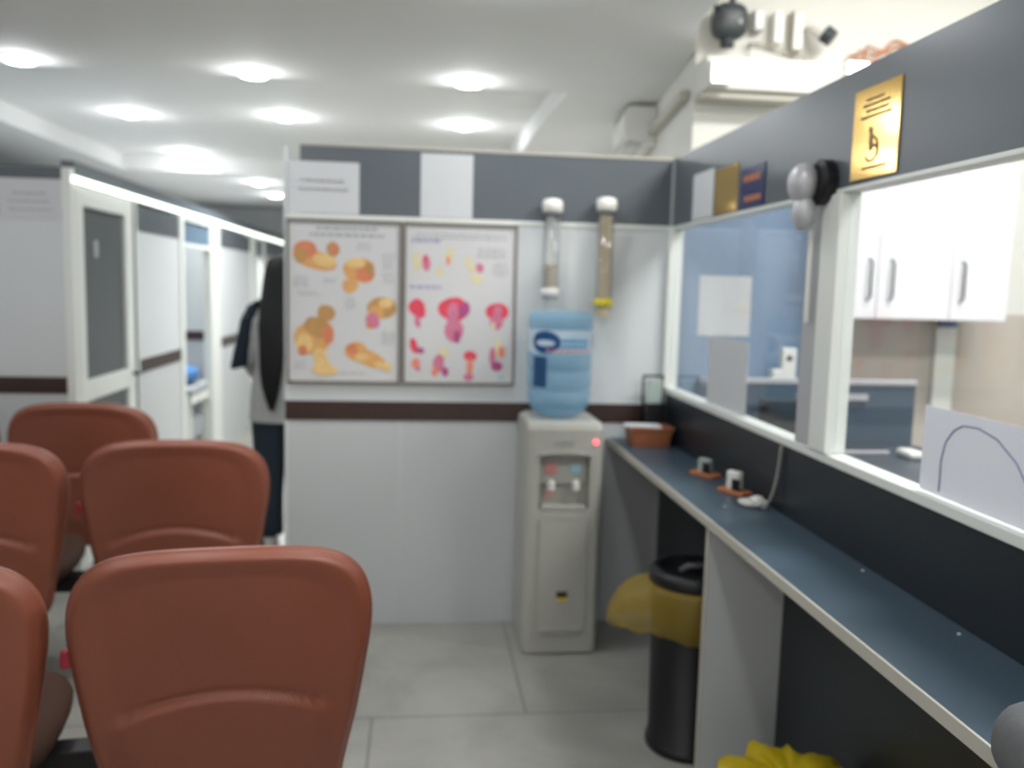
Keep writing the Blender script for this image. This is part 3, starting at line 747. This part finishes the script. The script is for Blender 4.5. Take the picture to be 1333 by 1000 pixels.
tag(link('bin_bag', bm, 'bagfilm', loc=(.93, 2.72, 0), smooth=True), 'translucent yellow bin bag folded out over the tall black bin', 'bin bag')
# second, nearer bin with yellow bag
t = empty('trash_bin', (.94, 1.90, 0), 'low black trash bin under the near counter, hidden by its yellow bag', 'trash bin')
bm = bmesh.new(); lathe(bm, [(.095, 0), (.100, .005), (.116, .29), (.118, .30), (.114, .296), (.09, .01)], n=32); link('bin_body', bm, 'black', t, smooth=True)
bm = bmesh.new()
bag_skirt(bm, .15, [(.01, .345), (.07, .362), (.12, .365), (.150, .352), (.162, .32), (.164, .28), (.158, .22), (.15, .17)], seed=6, tail=(R(250), .09))
bag = link('bin_bag', bm, 'bagsolid', loc=(.925, 1.90, -.006), smooth=True); bag.scale = (1.13, 1.2, 1)
tag(bag, 'opaque bright yellow plastic bag at the bottom edge of the photo, under the counter', 'bin bag')

# ================================================================ LABORATORY
C = empty('wall_cabinet', (2.41, 4.12, 1.42), 'white glossy wall cabinet with dark bar handles seen through the right window', 'cabinet')
link('carcass', bx(-.44, .44, -.15, .16, 0, .75, .003), 'cab', C)
for x0, x1, hx in ((-.437, -.235, -.28), (-.230, .140, -.17), (.145, .437, .19)):
    d = link('door', bx(x0, x1, -.17, -.151, .003, .747, .002), 'cab', C)
    bm = bmesh.new(); tube(bm, [(hx, -.171, .09), (hx, -.198, .105), (hx, -.198, .27), (hx, -.171, .285)], .006); link('handle', bm, 'chrome', d, smooth=True)
# sheet on the blue wall and sheets on the glass
o = sheet_back(1.40, 1.67, 1.31, 1.61, 'large white sheet pinned on the blue wall behind the first window', y=4.24, lines=None)
t = empty('paper_sheet', (RW + .0145, 3.07, 1.102), 'white sheet taped low on the first window pane', 'paper sheet')
link('sheet', bx(-.0015, -.0003, -.20, .20, 0, .258), 'paper', t)
t = empty('tracing_sheet', (RW + .0145, 1.50, 1.102), 'wide white sheet with a thin blue arch on the second window pane, lower right', 'paper sheet')
link('sheet', bx(-.0015, -.0003, -.36, .31, 0, .19), 'poster_film', t)
bm = bmesh.new(); tube(bm, [(-.002, y, z) for y, z in [(.235, .01), (.235, .08), (.225, .12), (.20, .15), (.17, .165), (.12, .168), (.06, .155), (.0, .12), (-.06, .05)]], .0022, 6)
link('blue_arch', bm, 'inkp', t, smooth=True)
# white device on the desk screen
t = empty('telephone', (1.83, 4.1, 1.10), 'small white telephone-like device standing on the shelf before the blue wall', 'device')
link('upright_body', bx(-.045, .030, -.02, .02, 0, .165, .008), 'whiteplastic', t)
link('front_box', bx(-.095, -.046, -.03, .02, 0, .06, .006), 'whiteplastic', t)
bm = bmesh.new(); bmesh.ops.create_uvsphere(bm, u_segments=12, v_segments=8, radius=.015, matrix=Matrix.Translation((-.008, -.021, .115)) @ Matrix.Diagonal((1, .4, 1, 1))); link('dark_lens', bm, 'black', t, smooth=True)
tag(link('shelf', bx(-.35, .2, -.08, .09, -.03, -.001, .002), 'greyframe', loc=(1.76, 4.14, 1.10)), 'grey shelf below the white device on the blue wall', 'shelf')
# reception desk with privacy panel
t = empty('desk', (1.50, 2.9, 0), 'dark desk with a blue grey privacy panel seen through both windows', 'desk')
link('desk_top', bx(-.33, .46, -.45, .27, .925, .95, .004), 'desk', t)
pn = link('privacy_panel', bx(-.33, .44, .275, .305, .60, 1.185, .004), 'screen', t)
link('panel_rail', bx(-.33, .445, .27, .31, 1.186, 1.205, .002), 'greyframe', pn)
link('light_slot', bx(-.05, .24, .262, .274, 1.125, 1.150, .002), 'greyframe', pn)
for x in (-.30, .43):
    for y in (-.42, .24): link('leg', bx(x - .02, x + .02, y - .02, y + .02, 0, .925), 'blackmetal', t)
bm = bmesh.new(); box(bm, -.03, .03, -.05, .05, 0, .03, .012)
tag(link('computer_mouse', bm, 'whiteplastic', loc=(1.78, 2.92, .951), smooth=True), 'small white computer mouse on the dark desk behind the second window', 'mouse')
t = empty('keyboard', (1.60, 3.02, .951), 'grey keyboard lying on the dark desk in front of the privacy panel', 'keyboard')
link('keyboard_case', bx(-.13, .13, -.055, .055, 0, .016, .004), 'greyframe', t)
bm = bmesh.new()
for r_ in range(4):
    for c_ in range(13): box(bm, -.12 + c_ * .0185, -.104 + c_ * .0185, -.045 + r_ * .023, -.026 + r_ * .023, .0165, .020)
link('keys', bm, 'desk', t)
t = empty('monitor', (1.42, 2.98, .951), 'black computer monitor on the dark desk behind the window post', 'monitor')
link('screen_case', bx(-.19, .12, -.015, .015, .06, .20, .004), 'black', t)
link('stand', bx(-.03, .03, -.02, .02, 0, .06, .004), 'black', t)
# white pilaster pipe and blue box under the cabinet
tag(link('wall_pipe_casing', bx(-.055, .055, -.03, 0, 0, .50, .004), 'frame', loc=(2.745, 4.283, .90)), 'white vertical pipe casing on the beige wall below the cabinet', 'pipe casing')
tag(link('blue_box', bx(-.045, .045, -.02, .02, 0, .04, .004), 'bluefabric', loc=(2.72, 4.22, 1.379)), 'small blue box fixed under the white wall cabinet', 'box')
# high equipment on the ledge
z0 = 2.641
t = empty('floodlight', (1.40, 4.10, 2.50), 'small square glowing white lamp on the left end of the high ledge', 'lamp')
link('housing', bx(-.05, .05, -.03, .018, 0, .11, .006), 'whiteplastic', t)
link('lamp_face', bx(-.042, .042, -.036, -.031, .008, .102, .002), 'lablamp', t)
t = empty('floodlight', (2.04, 4.16, 2.53), 'white box lamp at the right end of the high ledge', 'lamp')
link('housing', bx(-.015, .11, -.05, .0, 0, .12, .006), 'whiteplastic', t)
link('lamp_face', bx(0, .10, -.055, -.051, .01, .11, .002), 'lablamp', t)
t = empty('security_camera', (1.47, 4.2, 2.72), 'large dark grey device with a long thin arm, high on the wall above the ledge', 'device')
bm = bmesh.new(); bmesh.ops.create_icosphere(bm, subdivisions=3, radius=1)
for v in bm.verts: c = v.co; v.co = Vector((math.copysign(abs(c.x) ** .6, c.x) * .085, math.copysign(abs(c.y) ** .6, c.y) * .06, .10 + math.copysign(abs(c.z) ** .7, c.z) * .085))
M['devgrey'] = mat('dark_grey_device', (.04, .05, .055), .4, noise_amt=.3, noise_scale=30)
link('device_body', bm, 'devgrey', t, smooth=True)
bm = bmesh.new(); tube(bm, [(-.06, 0, .145), (-.195, -.25, .165)], [.012, .006]); link('arm', bm, 'devgrey', t, smooth=True)
bm = bmesh.new(); tube(bm, [(.01, 0, .17), (.012, 0, .225)], [.02, .014]); link('top_knob', bm, 'devgrey', t, smooth=True)
bm = bmesh.new(); tube(bm, [(-.005, 0, -.02), (-.005, 0, .03)], .035); link('lower_cup', bm, 'devgrey', t, smooth=True)
link('wall_bracket', bx(-.02, .02, .05, .098, .06, .12), 'devgrey', t)
bm = bmesh.new(); bmesh.ops.create_uvsphere(bm, u_segments=12, v_segments=8, radius=.013, matrix=Matrix.Translation((.035, -.055, .085))); link('lens', bm, 'silver', t, smooth=True)
specs = [(1.635, .05, .10, 2.80, 'small pale junction box just right of the dark device', 'greyframe'), (1.735, .05, .15, 2.745, 'narrow white box on the high wall, second from the dark device', 'whiteplastic'), (1.835, .055, .19, 2.715, 'tallest narrow beige box on the high wall', 'edge')]
for i, (x, wd, h, z, lb, m_) in enumerate(specs):
    t = empty('junction_box', (x, 4.298, z), lb, 'junction box', 'boxes mounted on the high wall')
    link('box_body', bx(-wd / 2, wd / 2, -.06, 0, 0, h, .004), m_, t)
    link('cover', bx(-wd / 2 + .006, wd / 2 - .006, -.064, -.0605, .008, h - .008), 'whiteplastic', t)
bm = bmesh.new(); tube(bm, [(1.60, 4.27, 2.642), (1.60, 4.27, 2.745), (1.66, 4.27, 2.75), (1.90, 4.27, 2.69)], .007)
tag(link('conduit_pipe', bm, 'edge', smooth=True), 'thin beige conduit rising from the high ledge below the boxes', 'pipe')
t = empty('spotlight', (1.945, 4.2, 2.77), 'tilted white spotlight with a dark front beside the beige box high on the wall', 'spotlight')
bm = bmesh.new(); tube(bm, [(-.05, .02, .06), (.0, -.01, .02)], [.035, .042], 20); link('white_body', bm, 'whiteplastic', t, smooth=False)
bm = bmesh.new(); tube(bm, [(.0, -.011, .02), (.035, -.03, -.01)], [.043, .040], 20); link('dark_front', bm, 'devgrey', t)
bm = bmesh.new(); tube(bm, [(-.05, .02, .06), (-.05, .098, .06)], .010); link('bracket', bm, 'whiteplastic', t)
bm = bmesh.new()
for k in range(3):
    tube(bm, [tuple(v) for v in catmull([(2.10 + k * .05, 4.29, 2.62), (2.13 + k * .04, 4.28, 2.72 + .02 * k), (2.25, 4.28, 2.70 + .03 * k), (2.35, 4.28, 2.80 - .03 * k), (2.45, 4.29, 2.78)], 6)], .005)
tag(link('cable_bundle', bm, 'orange', smooth=True), 'thin tan cables on the high white wall right of the ledge', 'cable')
# air conditioner on the skewed left face of the column
ang = math.atan2(.375, 3.2)
t = empty('air_conditioner', (1.43, 5.05, 2.44), 'white wall mounted air conditioner high on the column, left of the glowing lamp', 'air conditioner')
t.rotation_euler = (0, 0, -ang)
bm = bmesh.new()
pr = [(-.003, 0), (-.17, .02), (-.20, .07), (-.20, .20), (-.17, .235), (-.003, .235)]
loft(bm, [[(x, y, z) for x, z in pr] for y in (.42, 1.15)])
link('housing', bm, 'whiteplastic', t)
link('air_flap', bx(-.19, -.08, .45, 1.12, .0, .012), 'greyframe', t)
link('cable_duct', bx(-.05, -.003, -.65, .42, .055, .10), 'edge', t)

# ================================================================ BENCH ROWS
HALF = [(0, .515), (.08, .513), (.15, .506), (.212, .492), (.262, .465), (.296, .422), (.312, .365), (.311, .295), (.298, .21), (.283, .12), (.268, .05), (.256, -.01), (.238, -.09), (.19, -.135), (.10, -.148), (0, -.15)]
OUT = [Vector((x, h, 0)) for x, h in HALF] + [Vector((-x, h, 0)) for x, h in HALF[-2:0:-1]]
OUTP = catmull([tuple(p) for p in OUT], 4, closed=True)
CTR = Vector((0, .33, 0))
def back_surface(x, h):
    "y position of mid-surface of the backrest (y = away from viewer, toward the sitter); recline toward -y with height"
    return .085 * (x / .3) ** 2 * (.35 + h) - .20 * h + .10 * (h / .5) ** 2 * .3
def smooth(a, b, x):
    t = max(0, min(1, (x - a) / (b - a))); return t * t * (3 - 2 * t)
def backrest_mesh():
    bm = bmesh.new()
    # rings from centre of rear face out to the edge and back to the front face
    rs = [0.0, .08, .16, .24, .32, .40, .48, .56, .63, .69, .74, .78, .81, .84, .87, .90, .93, .96, .985, 1.0]
    def rear_off(s, x, h):
        o = -.030
        # padded rim standing proud of the inset panel
        o += -.006 * smooth(.70, .90, s) * (1 - smooth(.0, .12, .10 - h))
        o += .034 * smooth(.90, 1.0, s) ** 2.2
        # lumbar fold: an arch below which the shell swells out
        arch = .205 - 1.25 * x * x
        o += -.014 * smooth(-.004, .010, arch - h) * (1 - smooth(.7, .88, s)) + .006 * math.exp(-((arch - h) / .008) ** 2) * (1 - smooth(.7, .85, s))
        return o
    N = len(OUTP)
    rear = []
    fine = []
    fine = [k / 64 for k in range(62)] + [.965, .98, .99, 1.0]
    c0 = None
    rings = []
    for s in fine[1:]:
        ring = []
        for p in OUTP:
            q = CTR + (p - CTR) * s
            ring.append((q.x, back_surface(q.x, q.y) + rear_off(s, q.x, q.y), q.y))
        rings.append(ring)
    for s, off in ((1.0, .012), (.985, .020), (.95, .027), (.88, .031), (.7, .032), (.4, .032), (.1, .032)):
        ring = []
        for p in OUTP:
            q = CTR + (p - CTR) * s
            ring.append((q.x, back_surface(q.x, q.y) + off, q.y))
        rings.append(ring)
    rv = loft(bm, rings, cap=True)
    # rim material on the outer bands
    for f in bm.faces:
        pass
    return bm
def seat_mesh():
    bm = bmesh.new(); rings = []
    prof = [(.05, .0), (.55, .0), (.9, .005), (1.0, .025), (1.01, .045), (.98, .064), (.90, .075), (.5, .073), (.05, .068)]
    for s, z in prof:
        ring = []
        for i in range(48):
            a = 2 * PI * i / 48; c, sn = math.cos(a), math.sin(a)
            x = math.copysign(abs(c) ** .55, c) * .275 * s; y = .245 + math.copysign(abs(sn) ** .55, sn) * .245 * s
            ring.append((x, y, z + .02 * smooth(.2, .5, y)))
        rings.append(ring)
    loft(bm, rings); return bm
SEAT_Z = .44
def bench(x, y, yaw, n, label):
    "x,y = base of the right-most backrest; seats continue to the left"
    t = empty('bench_seating', (x, y, 0), label, 'seating', 'rows of brown leatherette seats', R(yaw))
    PITCH = .66
    for k in range(n):
        dx = -PITCH * k
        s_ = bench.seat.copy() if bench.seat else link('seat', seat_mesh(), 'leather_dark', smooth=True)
        if bench.seat: col.objects.link(s_)
        bench.seat = bench.seat or s_
        s_.parent = t; s_.location = (dx, 0, SEAT_Z)
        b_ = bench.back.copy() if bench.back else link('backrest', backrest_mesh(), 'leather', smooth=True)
        if bench.back: col.objects.link(b_)
        bench.back = bench.back or b_
        b_.parent = t; b_.location = (dx, 0, SEAT_Z + .03)
        g_ = bench.tag.copy() if bench.tag else link('red_tag', bx(-.016, .008, -.010, .010, -.020, .020, .005), 'red')
        if bench.tag: col.objects.link(g_)
        bench.tag = bench.tag or g_
        g_.parent = b_; g_.location = (-.312, .025, .265)
        g_['label'] = 'small red tag on the left edge'
    link('beam', bx(-PITCH * n + .2, .18, .20, .27, SEAT_Z - .065, SEAT_Z - .005, .004), 'blackmetal', t)
    for lx in (-.02, -PITCH * (n - 1) - .02):
        bm = bmesh.new(); box(bm, lx - .02, lx + .02, .215, .255, .03, SEAT_Z - .065); box(bm, lx - .025, lx + .025, .0, .48, 0, .03, .008)
        link('leg', bm, 'blackmetal', t)
    for k in range(n):
        bm = bmesh.new(); box(bm, -PITCH * k - .10, -PITCH * k + .10, .04, .42, SEAT_Z - .004, SEAT_Z + .004); link('seat_bracket', bm, 'blackmetal', t)
    return t
bench.seat = bench.back = bench.tag = None
# backrest top sits about .08 nearer than its base
bench(-.40, 1.84, 7.5, 2, 'nearest row of brown leatherette seats, backs toward the camera, filling the lower left')
bench(-.826, 3.07, 6, 2, 'middle row of brown leatherette seats between the nearest row and the farthest row')
bench(-1.455, 3.95, 2, 2, 'farthest row of brown leatherette seats, just before the left partition')

# ================================================================ PERSON
def superring(cx, cy, rx, ry, z, n=28, p=.9):
    return [(cx + math.copysign(abs(math.cos(2 * PI * i / n)) ** p, math.cos(2 * PI * i / n)) * rx, cy + math.copysign(abs(math.sin(2 * PI * i / n)) ** p, math.sin(2 * PI * i / n)) * ry, z) for i in range(n)]
PX = -.735
P = empty('person', (PX, 5.0, 0), 'person with very long black hair, grey tunic and navy trousers, standing in the corridor', 'person')
# body: one skinned skeleton
J = {'pelvis': ((0, 0, .90), .13), 'belly': ((0, 0, 1.05), .115), 'chest': ((0, .01, 1.25), .13), 'neckb': ((0, 0, 1.38), .06), 'neck': ((0, .01, 1.45), .045), 'head': ((0, .02, 1.55), .078), 'crown': ((0, .02, 1.61), .07)}
for s, n_ in ((-1, 'l'), (1, 'r')):
    J['sh' + n_] = ((s * .165, 0, 1.34), .052); J['el' + n_] = ((s * .205, -.02, 1.08), .038)
    J['wr' + n_] = ((s * .17, .15, .98), .026) if s < 0 else ((s * .20, .10, .88), .026)
    J['hip' + n_] = ((s * .085, 0, .84), .085); J['kn' + n_] = ((s * .09, .01, .48), .055); J['an' + n_] = ((s * .09, -.02, .09), .036); J['to' + n_] = ((s * .10, .12, .035), .032)
E_ = [('pelvis', 'belly'), ('belly', 'chest'), ('chest', 'neckb'), ('neckb', 'neck'), ('neck', 'head'), ('head', 'crown')]
for n_ in 'lr':
    E_ += [('chest', 'sh' + n_), ('sh' + n_, 'el' + n_), ('el' + n_, 'wr' + n_), ('pelvis', 'hip' + n_), ('hip' + n_, 'kn' + n_), ('kn' + n_, 'an' + n_), ('an' + n_, 'to' + n_)]
    s = -1 if n_ == 'l' else 1
    wx, wy, wz = J['wr' + n_][0]
    dirv = Vector((0, 1, -.15)).normalized() if s < 0 else Vector((0, .3, -1)).normalized()
    side = Vector((1, 0, 0))
    J['pa' + n_] = (tuple(Vector((wx, wy, wz)) + dirv * .05), .026); E_.append(('wr' + n_, 'pa' + n_))
    base = Vector(J['pa' + n_][0])
    for f in range(4):
        L = (.062, .072, .068, .052)[f]; off = side * (f - 1.5) * .017
        J['f%d%s' % (f, n_)] = (tuple(base + off * .9 + dirv * .03), .009); J['g%d%s' % (f, n_)] = (tuple(base + off + dirv * (.03 + L) + Vector((0, 0, -.02 if s < 0 else 0)) + Vector((0, .015 if s > 0 else 0, 0))), .007)
        E_ += [('pa' + n_, 'f%d%s' % (f, n_)), ('f%d%s' % (f, n_), 'g%d%s' % (f, n_))]
    J['t' + n_] = (tuple(base + side * (-s) * .04 + dirv * .012), .009); J['u' + n_] = (tuple(base + side * (-s) * .052 + dirv * .045), .008)
    E_ += [('wr' + n_, 't' + n_), ('t' + n_, 'u' + n_)]
keys = list(J); me = bpy.data.meshes.new('body')
me.from_pydata([J[k][0] for k in keys], [(keys.index(a), keys.index(b)) for a, b in E_], [])
bo = bpy.data.objects.new('body', me); col.objects.link(bo)
md = bo.modifiers.new('skin', 'SKIN'); sv = me.skin_vertices[0].data
for i, k in enumerate(keys): sv[i].radius = (J[k][1], J[k][1]); sv[i].use_root = (k == 'pelvis')
md2 = bo.modifiers.new('sub', 'SUBSURF'); md2.levels = 2; md2.render_levels = 2
dg = bpy.context.evaluated_depsgraph_get(); dg.update()
nm = bpy.data.meshes.new_from_object(bo.evaluated_get(dg)); bo.modifiers.clear(); bo.data = nm
nm.materials.clear(); nm.materials.append(M['skin'])
for p in nm.polygons: p.use_smooth = True
bo.name = 'body'; bo.parent = P
# face features on the far side
bm = bmesh.new(); bmesh.ops.create_cone(bm, cap_ends=True, segments=10, radius1=.016, radius2=.004, depth=.045, matrix=Matrix.Translation((0, .115, 1.545)) @ Matrix.Rotation(R(35), 4, 'X'))
link('nose', bm, 'skin', P, smooth=True)
for s in (-1, 1):
    bm = bmesh.new(); bmesh.ops.create_uvsphere(bm, u_segments=10, v_segments=8, radius=.012, matrix=Matrix.Translation((s * .032, .098, 1.565))); link('eye', bm, 'black', P, smooth=True)
link('mouth', bx(-.022, .022, .096, .104, 1.503, 1.510, .003), 'red', P)
# trousers
bm = bmesh.new()
for s in (-1, 1):
    loft(bm, [superring(s * .088, .0, .104, .115, .86), superring(s * .09, .0, .10, .11, .75), superring(s * .092, .01, .085, .095, .50), superring(s * .094, .0, .078, .085, .30), superring(s * .094, -.005, .080, .09, .09), superring(s * .094, -.005, .076, .086, .085)])
loft(bm, [superring(0, 0, .18, .125, .80), superring(0, 0, .185, .13, .90), superring(0, 0, .16, .115, 1.0)])
link('trousers', bm, 'trouser', P, smooth=True)
# tunic with sleeves
bm = bmesh.new()
rs_ = [(0, 0, .205, .150, .745), (0, 0, .200, .148, .80), (0, 0, .192, .145, .92), (0, 0, .168, .130, 1.06), (0, .005, .182, .135, 1.20), (0, .005, .192, .125, 1.31), (0, 0, .165, .095, 1.37), (0, 0, .10, .075, 1.405), (0, .005, .068, .062, 1.425)]
rr = []
for cx, cy, rx, ry, z in rs_:
    ring = superring(cx, cy, rx, ry, z, 40)
    if z < 1: ring = [(x * (1 + .03 * math.sin(i * 1.1)), y * (1 + .03 * math.sin(i * 1.1)), zz) for i, (x, y, zz) in enumerate(ring)]
    rr.append(ring)
loft(bm, rr, cap=False)
for s in (-1, 1):
    a = Vector(J['sh' + ('l' if s < 0 else 'r')][0]); b = Vector(J['el' + ('l' if s < 0 else 'r')][0]); c = Vector(J['wr' + ('l' if s < 0 else 'r')][0])
    pts = [a + Vector((-s * .03, 0, .02)), a + Vector((s * .015, 0, -.02)), (a + b) / 2, b, (b + c) / 2, c - (c - b) * .08]
    tube(bm, [tuple(v) for v in pts], [.062, .068, .056, .052, .046, .042], 16)
link('tunic', bm, 'coat', P, smooth=True)
# hair: cap and long tapering fall down the back
bm = bmesh.new()
hr = [(-.01, .02, .04, .04, 1.668), (-.01, .012, .080, .082, 1.65), (-.01, .005, .100, .102, 1.60), (-.012, -.01, .104, .102, 1.54), (-.02, -.045, .102, .080, 1.47), (-.03, -.10, .095, .055, 1.39), (-.045, -.135, .080, .045, 1.28), (-.05, -.155, .066, .042, 1.15), (-.055, -.160, .060, .040, 1.05), (-.055, -.165, .048, .034, .96), (-.052, -.172, .030, .025, .88), (-.050, -.175, .010, .012, .82)]
rr = []
for k, (cx, cy, rx, ry, z) in enumerate(hr):
    rr.append([(x + .004 * math.sin(i * 2.3 + k), y + .006 * math.sin(i * 2.1), zz) for i, (x, y, zz) in enumerate(superring(cx, cy, rx, ry, z, 40, 1))])
loft(bm, rr); link('hair', bm, 'hair', P, smooth=True)
# shoes
for s in (-1, 1):
    bm = bmesh.new()
    loft(bm, [superring(s * .095, .03, .042, .13, .002, 24), superring(s * .095, .03, .046, .135, .02, 24), superring(s * .095, .02, .042, .12, .05, 24), superring(s * .094, -.02, .036, .06, .085, 24)])
    link('shoe', bm, 'shoe', P, smooth=True)
# dark garment hanging over the left forearm
bm = bmesh.new(); rings = []
for k, (x, z, hx, hy) in enumerate(((-.200, 1.36, .035, .05), (-.245, 1.33, .045, .065), (-.275, 1.25, .050, .075), (-.295, 1.15, .050, .08), (-.312, 1.06, .055, .085), (-.322, .99, .060, .09), (-.322, .975, .058, .085))):
    rings.append([(p[0] + (.006 * math.sin(i * 1.7) if k > 1 else 0), p[1] + (.008 * math.sin(i * 1.7) if k > 1 else 0), z + (x - p[0]) * -.25) for i, p in enumerate(superring(x + .0, .0, hx, hy, z, 28))])
loft(bm, rings)
tag(link('dark_garment', bm, 'navycloth', loc=(PX + .085, 5.0, .07), smooth=True), 'dark navy garment hanging over the left arm of the person in the corridor', 'garment')
